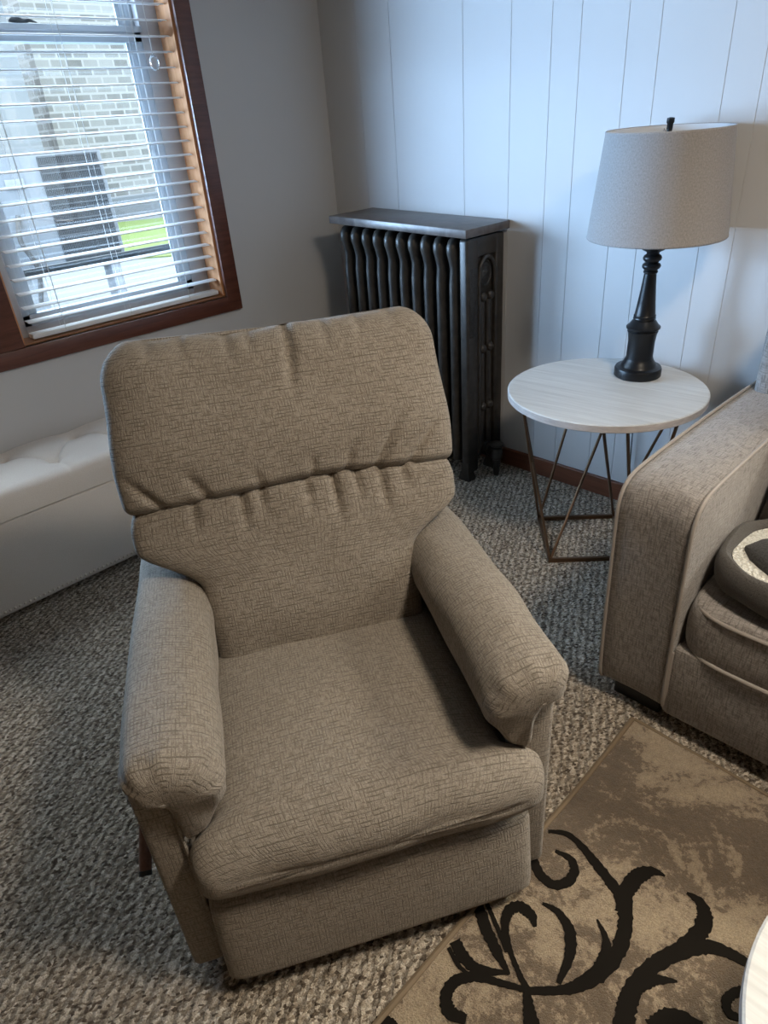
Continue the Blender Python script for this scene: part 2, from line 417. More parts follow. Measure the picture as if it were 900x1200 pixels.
w1 = make_window('window_1', *W1, 'double-hung window behind lowered white slat blind')
w2 = make_window('window_2', *W2, 'window left of the mullion at the frame edge')
# the shared casing in dark red wood
bm = BM()
C0, C1 = W2[0]-.072, W1[1]+.072
box(bm, 0, .020, W1[1]-.004, C1, SILL-.072, HEAD+.075, .004); box(bm, 0, .020, C0, W2[0]+.004, SILL-.072, HEAD+.075, .004)
tri = obj('trim_1', bm, M['dark_wood']); tri['kind'] = 'structure'
tag(tri, 'dark red-brown side casings of the window', 'trim')
bm = BM(); box(bm, 0, .019, C0+.01, C1-.071, SILL-.072, SILL-.003, .004); box(bm, 0, .019, C0+.01, C1-.071, HEAD, HEAD+.075, .004)
o = obj('trim_2', bm, M['dark_wood_h']); o['kind'] = 'structure'; tag(o, 'dark red-brown bottom and head casing of the window', 'trim')
bm = BM(); box(bm, -.005, .020, W2[1]-.004, W1[0]+.004, SILL-.002, HEAD, .004); box(bm, -.19, -.004, W2[1], W1[0], SILL, HEAD)
o = obj('trim_3', bm, M['dark_wood']); o['kind'] = 'structure'; tag(o, 'dark wooden mullion post left of the blind', 'trim')
# window right of the frame in the back wall
r3 = thing('window_3', 'window in the panelled wall above the sofa', 'window'); r3['kind'] = 'structure'
bm = BM(); x0, x1, z0, z1 = W3
box(bm, x0-.07, x0, -.02, 0, z0-.07, z1+.07); box(bm, x1, x1+.07, -.02, 0, z0-.07, z1+.07); box(bm, x0, x1, -.02, 0, z0-.07, z0); box(bm, x0, x1, -.02, 0, z1, z1+.07)
obj('casing', bm, M['dark_wood'], r3, False)
bm = BM()
box(bm, x0, x0+.05, .08, .14, z0, z1); box(bm, x1-.05, x1, .08, .14, z0, z1); box(bm, x0, x1, .08, .14, z0, z0+.05); box(bm, x0, x1, .08, .14, z1-.05, z1); box(bm, x0, x1, .08, .14, 1.57, 1.61)
obj('sash', bm, M['vinyl'], r3, False)
bm = BM(); box(bm, x0+.04, x1-.04, .108, .112, z0+.04, z1-.04); obj('pane', bm, M['glass'], r3, False)

# ------------------------------------------------------------------ blind
BY0, BY1, BX = -1.676, -.786, -.052
bl = thing('window_blind', 'white horizontal slat blind lowered in the window', 'blind', (BX, (BY0+BY1)/2, SILL))
L2 = (BY1-BY0)/2
bm = BM()
for q in range(1, 26):
    tl = math.radians(4); zo = .0245+.0536*q; rings = []
    for y in (-L2, 0, L2):
        top = [(-.025+.05*t, .0034-.004*(2*t-1)**2) for t in [e/8 for e in range(9)]]
        sec_ = top+[(a, b-.0026) for a, b in top[::-1]]
        rings.append([(a*math.cos(tl)+b*math.sin(tl), y, zo-a*math.sin(tl)+b*math.cos(tl)+.0006*math.sin(q*7+y*3)) for a, b in sec_])
    loft(bm, rings)
obj('slats', bm, M['blind'], bl, True, 50)
bm = BM(); box(bm, -.026, .026, -L2, L2, .010, .030, .004); obj('bottom_rail', bm, M['blind'], bl)
bm = BM(); box(bm, -.03, .03, -L2, L2, 1.395, 1.44, .004); obj('headrail', bm, M['blind'], bl)
for yy in (-1.54, -1.243, -.945):
    bm = BM(); yl = yy-(BY0+BY1)/2
    for dx, dy in ((-.028, 0), (.028, 0), (0, .012)): tube(bm, [(dx, yl+dy, .02), (dx, yl+dy, 1.40)], .0009, 6)
    obj('ladder_cord', bm, M['cord'], bl)
pc = [(.034, -.878-(BY0+BY1)/2+.0*t, 1.40-.45*t) for t in (0, .5, 1)]
bm = BM(); tube(bm, [(.034, -.872-(BY0+BY1)/2, 1.41), (.034, -.884-(BY0+BY1)/2, 1.2), (.034, -.886-(BY0+BY1)/2, .975)], .0013, 6); obj('pull_cord', bm, M['cord'], bl)
bm = BM(); lathe(bm, [(.004, .030), (.012, .024), (.0175, .012), (.019, 0), (.0175, -.012), (.011, -.023), (.004, -.026)], 16, (.034, -.886-(BY0+BY1)/2, .948)); cb = obj('pull_bead', bm, M['acrylic'], bl); cb['label'] = 'clear round bead on the pull cord'
# scrap on the sash rail
bm = BM()
rings = [[(math.cos(a)*.010*s+.003*hsh(i, a), -.045+.028*i+.003*hsh(a, i), .012*s*math.sin(a)+.012+.006*(i % 2)) for a in [k*math.pi/4 for k in range(8)]] for i, s in enumerate((.3, 1, .8, .5, .15))]
loft(bm, rings); o = obj('scrap', bm, M['out_dark']); o.location = (-.130, -1.335, 1.950); o.rotation_euler = (0, 0, .2)
tag(o, 'small dark scrap lying on the meeting rail of the window sash', 'scrap')

# ------------------------------------------------------------------ outdoors
GZ = .10
bm = BM(); box(bm, -30, -.2, -14, 30, GZ-.1, GZ); o = obj('trim_4', bm, M['paving'], None, False); o.name = 'ground'; tag(o, 'pale paving outside the window', 'ground', kind='structure')
bm = BM()
poly_prism(bm, [(-12.5, 3.0), (-7.2, 1.55), (-4.3, 4.5), (-9, 9.5)], 2, GZ-.02, GZ+.02); o = obj('lawn', bm, M['grass'], None, False)
tag(o, 'strip of green lawn seen through the blind', 'lawn', kind='structure')
br = thing('brick_building', 'pale brick building with darker side wall beyond the lawn', 'building', (-12.5, 4.2, GZ))
def uvbox_obj(bm): uv_box(bm)
bm = BM(); box(bm, -7, 0, -.6, 9, 0, 7); obj('brick_wall', bm, M['brick'], br, False)
bm = BM(); box(bm, -7.1, .1, -.7, 9.1, 7, 7.25); obj('cornice', bm, M['outwhite'], br, False)
bm = BM(); box(bm, -.02, .12, -.65, 9, 0, .45, .02); obj('plinth', bm, M['paving'], br, False)
bw = thing('block_building', 'white painted block building left of the brick one', 'building', (-9.6, -1.0, GZ))
bm = BM(); box(bm, -4, 0, -7, 3.2, 0, 3.6); obj('block_wall', bm, M['block'], bw, False)
bm = BM(); box(bm, -4.1, .12, -7, 3.3, 3.6, 3.8); obj('roof_edge', bm, M['outwhite'], bw, False)
bm = BM(); box(bm, 0, .25, -7, 3.2, 0, 1.25, .03); obj('ledge', bm, M['outwhite'], bw, False)
# condenser on a stand
cu = thing('condenser_unit', 'dark grille air-conditioning unit standing outside the window', 'air conditioner', (-4.0, .20, GZ), (0, 0, math.radians(-6)))
bm = BM(); box(bm, -.32, .0, -.62, .38, .42, 1.43, .02); obj('case', bm, M['unit'], cu)
bm = BM(); box(bm, -.01, .008, -.20, .34, .47, 1.39, .004); g = obj('coil', bm, M['unit_dark'], cu)
bm = BM()
for q in range(34): box(bm, .010, .018, -.20+.016*q, -.1935+.016*q, .47, 1.39)
for q in range(15): box(bm, .010, .022, -.20, .34, .470+.0655*q, .482+.0655*q)
obj('grille', bm, M['unit_grille'], cu, False)
bm = BM(); box(bm, .0, .012, -.52, -.36, 1.16, 1.24, .003); obj('name_plate', bm, M['outwhite'], cu)
for yy in (-.5, .26):
    bm = BM(); box(bm, -.28, -.02, yy-.05, yy+.05, 0, .42, .01); obj('leg', bm, M['outwhite'], cu)
bm = BM(); tube(bm, cr([(.03, -.5, .95), (.10, -.56, .75), (.06, -.48, .5), (.04, -.54, .2)], 16), .022, 8); obj('hose', bm, M['out_dark'], cu)
# sloped hatch and crumpled sheet just below the sill
bm = BM()
poly_prism(bm, [(-.95, 0), (0, 0), (0, .62), (-.95, .44)], 1, -.60, .60); fr = thing('hatch', 'blue-grey sloped hatch outside below the window sill', 'hatch', (-1.10, -.55, GZ)); obj('hatch_box', bm, M['outwhite'], fr, False)
bm = BM(); obox(bm, (-.475, 0, .546), (.982, 0, .187), (0, 1, 0), (-.187, 0, .982), .44, .54, .012, .004); obj('lid', bm, M['hatch'], fr)
bm = BM(); N = 18
rings = []
for i in range(N+1):
    t = i/N; w = math.sin(math.pi*min(.97, max(.03, t)))
    rings.append([(( .28*math.cos(a)*w)*(1+.5*(vn(i*.7, a*2)-.5)), -.5+1.0*t, max(0.0, .02+(.20*abs(math.sin(a))*w if a < math.pi else 0)*(1+1.0*(vn(i*.9+9, a*3)-.5)))) for a in [2*math.pi*k/20 for k in range(20)]])
loft(bm, rings); o = obj('plastic_sheet', bm, M['outwhite']); o.location = (-2.5, -.75, GZ+.0)
tag(o, 'crumpled white sheet lying outside left of the hatch', 'sheet')

# ------------------------------------------------------------------ recliner  (x right in the photo, y towards its back, z up)
ch = thing('recliner', 'tan chenille recliner armchair in the middle of the room', 'armchair', (2.258, -2.031, 0), (0, 0, math.atan2(.867, .498)))
T = M['tan']
def superring(W, Tf, Tb, e, n):
    m = 720; d = []
    for k in range(m):
        a = 2*math.pi*k/m; c, q = math.cos(a), math.sin(a)
        d.append((W*spow(c, e), (Tf if q > 0 else Tb)*spow(abs(q), e)))
    d.append(d[0]); cum = [0]
    for a, b in zip(d, d[1:]): cum.append(cum[-1]+math.hypot(a[0]-b[0], a[1]-b[1]))
    out = []; k = 0
    for i in range(n):
        t = cum[-1]*i/n
        while cum[k+1] < t: k += 1
        f = (t-cum[k])/max(1e-9, cum[k+1]-cum[k])
        out.append((d[k][0]+(d[k+1][0]-d[k][0])*f, d[k][1]+(d[k+1][1]-d[k][1])*f))
    return out
DY, DZ = .30, .954
def back_pt(x, h, t): return Vector((x, .475+DY*h-DZ*t, .42+DZ*h+DY*t))
def back_cushion(name, h0, h1, Wf, Tf, Tb, arch, r0, r1, folds, nr=100, n=220):
    bm = BM(); rings = []; hs = []
    for i in range(nr+1):
        v = i/nr; v = .5-.5*math.cos(math.pi*v)
        h = h0+(h1-h0)*v
        d0, d1 = h-h0, h1-h
        k = 1.0
        if d0 < r0: k = math.sqrt(max(0, 1-(1-d0/r0)**2))
        if d1 < r1: k = min(k, math.sqrt(max(0, 1-(1-d1/r1)**2)))
        W = Wf(h) - (1-k)*min(r0 if d0 < d1 else r1, .07)
        ring = []
        for (x, t) in superring(W, Tf(h)*(.12+.88*k), Tb*(.12+.88*k), .42, n):
            hh = h + arch(x, v)
            if t > 0:
                t += folds(x, h, v)*sstep(0, .02, t)
            ring.append(back_pt(x+.012, hh, t))
        rings.append(ring)
    loft(bm, rings)
    return obj(name, bm, T, ch, True, 80)
def lower_f(x, h, v):
    s = .012*(vn(x*9+3, h*9)-.5)
    d = .415-h
    for x0, ln, a, w in ((-.24, .10, .006, .010), (-.13, .12, .009, .009), (-.085, .09, .006, .010), (.02, .11, .006, .010), (.085, .16, .011, .009), (.14, .10, .007, .010), (.20, .15, .009, .010), (.255, .09, .006, .010)):
        s -= 1.7*a*gauss(x-x0-.04*d*(1 if x0 > 0 else -1), w)*sstep(ln, .02, d)
    s += .012*gauss(h-.1, .12)*gauss(x, .25)
    return s
def upper_f(x, h, v):
    s = .014*(vn(x*7+13, h*7+2)-.5)
    dt = .78-h; db = h-.405
    s -= .022*gauss(x-.035+.10*max(0, dt-.05), .011)*sstep(.20, .02, dt)
    for x0, ln, a, w in ((-.27, .06, .006, .011), (-.20, .08, .006, .012), (-.10, .08, .008, .012), (-.05, .07, .006, .01), (.12, .09, .007, .012), (.20, .07, .006, .01), (.28, .06, .006, .012)):
        s -= 1.7*a*gauss(x-x0, w)*sstep(ln, .0, dt)
    for x0, sl, ln, a, w in ((.19, .55, .17, .010, .012), (.27, .75, .14, .009, .012), (.12, .25, .09, .006, .011), (-.20, -.5, .10, .007, .012), (-.30, -.8, .12, .008, .012), (-.08, -.2, .07, .005, .01), (.04, .05, .07, .005, .01)):
        s -= 1.7*a*gauss(x-x0-sl*db, w)*sstep(ln, .03, db)
    return s
seam_arch = lambda x: .022*(1-(x/.40)**2)
back_cushion('lower_back_cushion', -.04, .424,
    lambda h: .262+(.392-.262)*sstep(.20, .325, h)-.012*sstep(.36,.42,h), lambda h: .058+.012*gauss(h-.15, .12), -.10,
    lambda x, v: seam_arch(x)*v*v, .05, .034, lower_f)
back_cushion('upper_back_cushion', .398, .782,
    lambda h: .393-.016*sstep(.5, .78, h)+.006*gauss(h-.47, .06)+.010*(vn(h*11, 7.5)-.5), lambda h: .070+.012*gauss(h-.52,.1)-.012*sstep(.6, .78, h), -.13,
    lambda x, v: seam_arch(x)*(1-v)**2 + .006*(vn(x*6+.5, v*3)-.5) + .016*(vn(x*13+.3, 4.5)-.5)*v**6 + .008*gauss(abs(x)-.30, .05)*v**6, .032, .085, upper_f)
# shell behind the cushions
bm = BM(); rings = []
for i in range(25):
    h = -.32+1.05*i/24; kk = 1 if h < .67 else math.sqrt(max(0, 1-((h-.67)/.065)**2))*.9+.1
    rings.append([back_pt(x, h, t-.16) for (x, t) in superring(.345-.03*(1-kk), .07*kk, -.06*kk, .35, 60)])
loft(bm, rings); obj('back_shell', bm, T, ch, True, 80)
# seat
bm = BM(); rings = []; Y0, Y1 = -.090, .52
for i in range(81):
    v = i/80; y = Y0+(Y1-Y0)*(v**1.5)
    W = .352-(.352-.300)*sstep(-.022, .022, y)
    s = y-Y0
    kt = math.sqrt(max(0, 1-(1-min(1, s/.13))**2.3)); kw = math.sqrt(max(0, 1-(1-min(1, s/.06))**2))
    top = .470+.008*sstep(.1,.45,y); bot = .284
    zc = (top+bot)/2-.006; hz = (top-bot)/2
    ring = []
    for (x, z) in superring(W-.05*(1-kw), hz*(.10+.90*kt), -hz*(.10+.90*kt), .42, 200):
        if z > 0:
            z += .024*gauss(x, .26)*gauss(y-.14, .26)*(z/hz) + .006*(vn(x*8, y*8+4)-.5) - .010*gauss(x-.07+.2*(y-.15), .012)*gauss(y-.2, .10)*.4
        ring.append((x+.006+.012*sstep(.02,-.03,y), y+.008*vn(x*9, z*12)*(1-v), zc+z))
    rings.append(ring)
loft(bm, rings); obj('seat_cushion', bm, T, ch, True, 80)
# arm pads: a roll on top that drapes down the inner side
def arm_pad(sg):
    sec = cr([(-.404, .588), (-.413, .612), (-.408, .640), (-.385, .658), (-.335, .664), (-.285, .650), (-.250, .612), (-.243, .565), (-.256, .520), (-.286, .474), (-.318, .456), (-.338, .462), (-.344, .52), (-.350, .582), (-.382, .586)], 72, True)
    piv = Vector((-.338, .585)); bm = BM(); rings = []
    Ya, Yb = -.046, .72
    for i in range(75):
        v = i/74; y = Ya+(Yb-Ya)*v**1.6; s = y-Ya
        kk = max(0, 1-(1-min(1, s/.062))**2.6)**(1/2.6); kk = .30+.70*kk
        ring = []
        for j, p in enumerate(sec):
            q = Vector((piv.x+(p.x-piv.x)*(kk if p.y > piv.y else .55+.45*kk), piv.y+(p.y-piv.y)*kk if p.y > piv.y else p.y))
            lift = .010*math.sin(math.pi*min(1, max(0, v)))-.014*sstep(.35, .7, y)
            d = (q-piv).normalized() if (q-piv).length > 1e-6 else Vector((0, 0))
            wr = .0030*math.sin(j*1.05+.6*math.sin(j*.7))*gauss(s-.026, .026) + .007*(vn(j*.22, y*9+sg*5)-.5)*sstep(.02, .1, s)
            q = q+d*wr
            ring.append((sg*-q.x+.009, y+(.026*(1-sstep(.50, .60, q.y)))*sstep(.12, 0, s), q.y+lift))
        rings.append(ring)
    loft(bm, rings); return obj('arm_pad', bm, T, ch, True, 80)
arm_pad(-1); arm_pad(1)
for sg in (-1, 1):
    bm = BM(); a, b = sorted((sg*.402, sg*.334))
    box(bm, a, b, -.012, .80, .032, .585, .014, 3)
    obj('side_panel', bm, T, ch, True, 60)
    bm = BM(); pts = [(sg*.337, -.013, .57), (sg*.337, -.014, .3), (sg*.337, -.013, .04)]
    tube(bm, pts, .0035, 8); obj('welt', bm, T, ch)
bm = BM(); rings = []                                 # footrest panel
for i in range(31):
    z = .045+.240*i/30; s = min(z-.045, .285-z); kk = math.sqrt(max(0, 1-(1-min(1, s/.03))**2))
    rings.append([(x+.008, -.004-t-.030*(1-i/30), z) for (x, t) in superring(.336-.012*(1-kk), .052*(.2+.8*kk)+.008*gauss(z-.15, .1)*kk, -.05, .26, 90)])
loft(bm, rings); obj('footrest_panel', bm, T, ch, True, 80)
bm = BM(); box(bm, -.34, .34, .06, .78, .06, .38, .02); obj('base_frame', bm, T, ch)
bm = BM(); lathe(bm, [(.27, 0), (.285, .008), (.285, .024), (.27, .030), (.20, .034), (.20, .06)], 48, (0, .42, 0)); obj('base_ring', bm, M['dark_plastic'], ch)
bm = BM(); tube(bm, [(-.44, .165, .345), (-.447, .09, .285), (-.449, .075, .272)], [.009, .013, .0125], 14); lv = obj('lever_handle', bm, M['lever_wood'], ch); lv['label'] = 'reddish wooden recline lever'
bm = BM(); tube(bm, [(-.4492, .0745, .2716), (-.450, .067, .2656)], .0132, 14); obj('end_cap', bm, M['dark_plastic'], lv)
bm = BM(); tube(bm, [(-.395, .165, .345), (-.445, .165, .345)], .007, 10); obj('lever_pin', bm, M['dark_plastic'], lv)

# ------------------------------------------------------------------ storage bench
BXF, BYA, BYB = .452, -2.40, -1.18
sb = thing('storage_bench', 'cream upholstered storage bench with tufted lid under the window', 'bench', (0, (BYA+BYB)/2, 0))
hb = (BYB-BYA)/2
bm = BM(); box(bm, .03, BXF-.006, -hb+.006, hb-.006, .03, .395, .012, 3); obj('bench_body', bm, M['linen'], sb)
def lid_z(x, y, btn):
    z = .505
    for bx, by in btn: 
        d = math.hypot(x-bx, y-by); z -= .026*math.exp(-(d/.018)**2)+.024*math.exp(-(d/.060)**2)
    return z
btn = []
for c in range(6):
    yc = -1.996-.04+.147*c-(BYA+BYB)/2
rowsx = (.285, .13)
for r_, bx in enumerate((.275, .10)):
    for q in range(9):
        yy = -1.836+(-.145*r_)+.29*(q-3) - (BYA+BYB)/2
        if abs(yy) < hb-.07: btn.append((bx, yy))
bm = BM(); NX, NY = 60, 150; uvl = bm.loops.layers.uv.verify(); V = []
seams = [b for b in btn]
for i in range(NX+1):
    row = []
    for j in range(NY+1):
        x = .012+(BXF-.012)*i/NX; y = -hb+2*hb*j/NY
        ex = min(x-.012, BXF-x); ey = min(y+hb, hb-y)
        r = .045
        def rd(e): return 0 if e >= r else r-math.sqrt(max(0, r*r-(r-e)**2))
        z = lid_z(x, y, btn)-rd(ex)-rd(ey)
        for (bx, by) in btn:                    # pulled creases between buttons
            if bx > .2 and x > bx: z -= .005*gauss(y-by, .008)*sstep(BXF+.02, bx, x)*.8+.004*gauss(y-by, .006)
        for (bx, by) in btn:
            for (cx, cy) in btn:
                if cx < bx and abs(cy-by) < .2:
                    t = ((x-bx)*(cx-bx)+(y-by)*(cy-by))/((cx-bx)**2+(cy-by)**2)
                    if 0 < t < 1:
                        d = math.hypot(x-bx-t*(cx-bx), y-by-t*(cy-by)); z -= .013*gauss(d, .006)
        row.append(bm.verts.new((x, y, z)))
    V.append(row)
for i in range(NX):
    for j in range(NY): bm.faces.new((V[i][j], V[i+1][j], V[i+1][j+1], V[i][j+1]))
rim = [V[i][0] for i in range(NX+1)]+[V[NX][j] for j in range(1, NY+1)]+[V[i][NY] for i in range(NX-1, -1, -1)]+[V[0][j] for j in range(NY-1, 0, -1)]
low = [bm.verts.new((v.co.x, v.co.y, .399)) for v in rim]
for a in range(len(rim)): bm.faces.new((rim[a], rim[(a+1) % len(rim)], low[(a+1) % len(rim)], low[a]))
bm.faces.new(low)
uv_box(bm); lid = obj('lid', bm, M['linen'], sb, True, 50)
for bx, by in btn:
    bm = BM(); lathe(bm, [(.0095, -.003), (.010, .001), (.007, .005), (.002, .0065)], 14); b = obj('button', bm, M['linen'], lid); b.location = (bx, by, lid_z(bx, by, btn)+.001)
bm = BM(); lathe(bm, [(.0055, -.001), (.0055, .0006), (.004, .0028), (.001, .0038)], 10); s0 = obj('nailhead', bm, M['chrome'], sb)
nn = int((2*hb-.03)/.0185)
cnt = 0
for q in range(nn):
    yy = hb-.015-.0185*q
    if cnt >= 66: break
    s = s0 if q == 0 else copy_of(s0, sb)
    s.location = (BXF-.0062, yy, .050); s.rotation_euler = (0, math.pi/2, 0); cnt += 1
for xx in (.07, BXF-.07):
    for yy in (-hb+.07, hb-.07):
        bm = BM(); lathe(bm, [(.018, 0), (.024, .034)], 14, (xx, yy, 0)); obj('leg', bm, M['dark_plastic'], sb)

# ------------------------------------------------------------------ radiator
PT = -math.radians(2.0)
rd_ = thing('radiator', 'black cast-iron column radiator in the corner', 'radiator', (.34, -.045, 0))
def section(end=None):
    bm = BM()
    # front column with its bulging shoulder, middle and rear tubes
    def col(path, rx, ry):
        rings = []
        for (y, z), s in path:
            rings.append([(rx*s*math.cos(a), y+ry*s*math.sin(a), z) for a in [2*math.pi*k/16 for k in range(16)]])
        loft(bm, rings)
    col([((-.185, .085), .5), ((-.190, .095), .9), ((-.193, .16), 1), ((-.193, .5), 1), ((-.193, .9), 1), ((-.188, .965), .92), ((-.194, 1.0), 1.0), ((-.202, 1.03), 1.10), ((-.202, 1.055), 1.10), ((-.194, 1.078), .95), ((-.182, 1.089), .6), ((-.175, 1.092), .2)], .0245, .034)
    for yy in (-.112, -.042):
        col([((yy, .09), .6), ((yy, .11), 1), ((yy, 1.03), 1), ((yy, 1.07), .9), ((yy, 1.085), .4)], .0215, .024)
    for zz, hh in ((1.045, .035), (.125, .035)):
        box(bm, -.020, .020, -.195, -.03, zz-hh, zz+hh, .012)
    lathe_r = [(.031, -.0375), (.031, .0375)]
    for yy, zz in ((-.112, 1.035), (-.112, .135)):
        rings = [[(x, yy+r*math.cos(a), zz+r*math.sin(a)) for a in [2*math.pi*k/18 for k in range(18)]] for r, x in lathe_r]
        loft(bm, rings)
    for zz in (.74, .40):
        for yy in (-.112, -.042):
            r = bmesh.ops.create_uvsphere(bm, u_segments=12, v_segments=8, radius=.020)
            for v in r['verts']: v.co = Vector((v.co.x*1.35, v.co.y+yy, v.co.z+zz))
        box(bm, -.012, .012, -.16, -.04, zz-.012, zz+.012, .004)
    return bm
NS = 10; PITCH = .0745
sec0 = obj('section', section(), M['iron'], rd_, True, 45)
for q in range(NS):
    s = sec0 if q == 0 else copy_of(sec0, rd_)
    s.location = (PITCH*q, 0, -(PITCH*q)*math.tan(-PT)+.012); s.scale = (1, 1, 1.032)
# near end section: broad face with arched recess, ornament, slots and feet
bm = BM()
XE = PITCH*NS-.006
box(bm, XE-.022, XE+.024, -.228, -.150, 0.03, 1.108, .012, 3)
box(bm, XE-.022, XE+.006, -.150, -.012, .09, 1.106, .006)
box(bm, XE-.022, XE+.024, -.030, .026, .07, 1.108, .008, 2)
box(bm, XE-.022, XE+.022, -.222, .020, 1.030, 1.110, .008, 2)
arc = [(XE+.020, -.090+.056*math.cos(a), .945+.078*math.sin(a)) for a in [math.pi*k/16 for k in range(17)]]
arc = [(XE+.020, -.034, .86), (XE+.020, -.034, .90)]+arc+[(XE+.020, -.146, .90), (XE+.020, -.146, .12)]
tube(bm, arc, .010, 8)
for yy in (-.116, -.066):
    rings = [[(XE+.010+.014*math.sin(a)*s, yy+.019*math.cos(a)*s, z) for a in [2*math.pi*k/14 for k in range(14)]] for z, s in ((.12, .5), (.15, 1), (.82, 1), (.85, .9), (.87, .5))]
    loft(bm, rings)
    for zz in (.86, .63, .35):
        r = bmesh.ops.create_uvsphere(bm, u_segments=14, v_segments=10, radius=.021)
        for v in r['verts']: v.co = Vector((v.co.x*.8+XE+.020, v.co.y+yy, v.co.z+zz))
for yy in (-.228, -.035):
    rings = [[(XE+(.022+.010*k2)*cx, yy+.016+(.018+.008*k2)*cy, z) for cx, cy in ((-1, -1), (1, -1), (1, 1), (-1, 1))] for z, k2 in ((0, 1), (.012, 1), (.05, 0), (.09, 0))]
    loft(bm, rings)
uv_box(bm)
ends = obj('end_section', bm, M['iron'], rd_, True, 45)
bm = BM(); lathe(bm, [(.050, 0), (.050, .004), (.040, .009), (.036, .005), (.018, .006), (.012, .011), (.003, .012)], 26)
for v in bm.verts: v.co = Vector((XE+.007+v.co.z, -.090+v.co.x*.92, .955+v.co.y*1.25))
obj('medallion', bm, M['iron_orn'], ends)
bm = BM(); box(bm, XE+.0235, XE+.0265, -.216, -.162, .70, .99, .0012); obj('ornament_band', bm, M['iron_orn'], ends)
# far-end feet
for yy in (-.205, -.045):
    bm = BM(); box(bm, -.022, .022, yy-.02, yy+.02, 0, .115, .008); obj('foot', bm, M['iron'], rd_)
# steam valve with pipe
bm = BM(); Yv = -.090; XV = XE+.085
rings = [[(x, Yv+r*math.cos(a), .128+r*math.sin(a)) for a in [2*math.pi*k/18 for k in range(18)]] for x, r in ((XE, .036), (XE+.034, .036), (XE+.036, .028), (XE+.050, .028), (XE+.051, .020), (XV-.02, .020), (XV-.02, .027), (XV-.004, .027))]
loft(bm, rings)
lathe(bm, [(.014, 0), (.014, .06), (.020, .062), (.020, .085), (.028, .092), (.030, .12), (.026, .145), (.014, .150), (.014, .158)], 20, (XV, Yv, 0))
vv = obj('steam_valve', bm, M['iron'], rd_)
bm = BM(); lathe(bm, [(.030, .158), (.034, .161), (.034, .169), (.026, .173), (.010, .175)], 20, (XV, Yv, 0)); obj('valve_cap', bm, M['iron'], vv)
# shelf on top, sloping with the radiator
rs = tag(obj('radiator_shelf', (lambda b: (box(b, 0, .838, -.285, .010, 0, .034, .003), b)[1])(BM()), M['shelf']), 'dark painted wooden shelf board resting on the radiator', 'shelf')
rs.location = (.284, -.018, 1.147); rs.rotation_euler = (0, -PT, 0)

# ------------------------------------------------------------------ side table and lamp
def round_top(bm, R, z0, z1, n=96):
    lathe(bm, [(R-.004, z0), (R, z0+.003), (R, z1-.003), (R-.004, z1)], n)
    for f in bm.faces:
        if abs(f.normal.z) < .5 and f.calc_center_median().xy.length > R*.8: f.material_index = 1
st = thing('side_table', 'round whitewashed side table with bronze wire legs beside the sofa', 'side table', (1.835, -.398, 0))
bm = BM(); round_top(bm, .345, .640, .668); bm.normal_update()
for f in bm.faces:
    f.material_index = 1 if abs(f.normal.z) < .6 else 0
top = obj('tabletop', bm, [M['whitewash'], M['whitewash_edge']], st, True, 30); top.rotation_euler = (0, 0, math.radians(5))
c0 = Vector((1.835, -.398, 0))
cor = [Vector(p)-c0 for p in ((1.572, -.372, 0), (1.785, -.612, 0), (2.015, -.400, 0), (1.808, -.160, 0))]
bm = BM()
for a, b in zip(cor, cor[1:]+cor[:1]):
    d = (b-a).normalized(); m = (a+b)/2
    obox(bm, (m.x, m.y, .009), d, Vector((-d.y, d.x, 0)), (0, 0, 1), (b-a).length/2+.006, .006, .009, .0015)
obj('base_ring', bm, M['bronze'], st, False)
def tp(px):
    p = on_z(px, .64)-c0; p.z = .641; return p
def rim(deg, R=.318): return Vector((R*math.cos(math.radians(deg)), R*math.sin(math.radians(deg)), .641))
TL = tp((612, 474)); TL = TL.normalized()*0 + Vector((-.165, -.275, .641))
legs = [(cor[0], TL+Vector((-.006, .006, 0))), (cor[1], TL+Vector((.008, -.004, 0))),
        (cor[1], tp((708, 496))), (cor[2], tp((735, 496))),
        (cor[3], None), (cor[0], None), (cor[2], None), (cor[3], None)]
def through(base, px):                      # extend a rod seen at px up to the underside of the top
    d = r2*((px[0]-450)/F) - u2*((px[1]-600)/F) + fw
    b = base+c0; best = None
    for i in range(400):
        ang = 2*math.pi*i/400; R = .318
        t = Vector((c0.x+R*math.cos(ang), c0.y+R*math.sin(ang), .641))
        n = (t-b).cross(d); q = abs((CAM-b).dot(n.normalized()))
        # where along the rod the sight line passes
        w = CAM-b; e = (t-b); a11 = e.dot(e); a12 = -e.dot(d); a22 = d.dot(d)
        det = a11*a22-a12*a12; s_ = (e.dot(w)*a22 - (-a12)*0 + a12*d.dot(w))/det if det else 0
        if .55 < s_ < 1.05 and (best is None or q < best[0]): best = (q, t)
    return best[1]-c0 if best else None
fix = [(0, (614, 484)), (1, (614, 484)), (1, (708, 499)), (2, (735, 499)), (3, (707, 499)), (0, (665, 497)), (3, (783, 491)), (2, (797, 488))]
for ci, px in fix:
    t = through(cor[ci], px)
    if t is None: t = cor[ci]*1.0+Vector((0, 0, .641))
    bm = BM(); tube(bm, [cor[ci]+Vector((0, 0, .010)), t], .0058, 10); obj('leg', bm, M['bronze'], st)

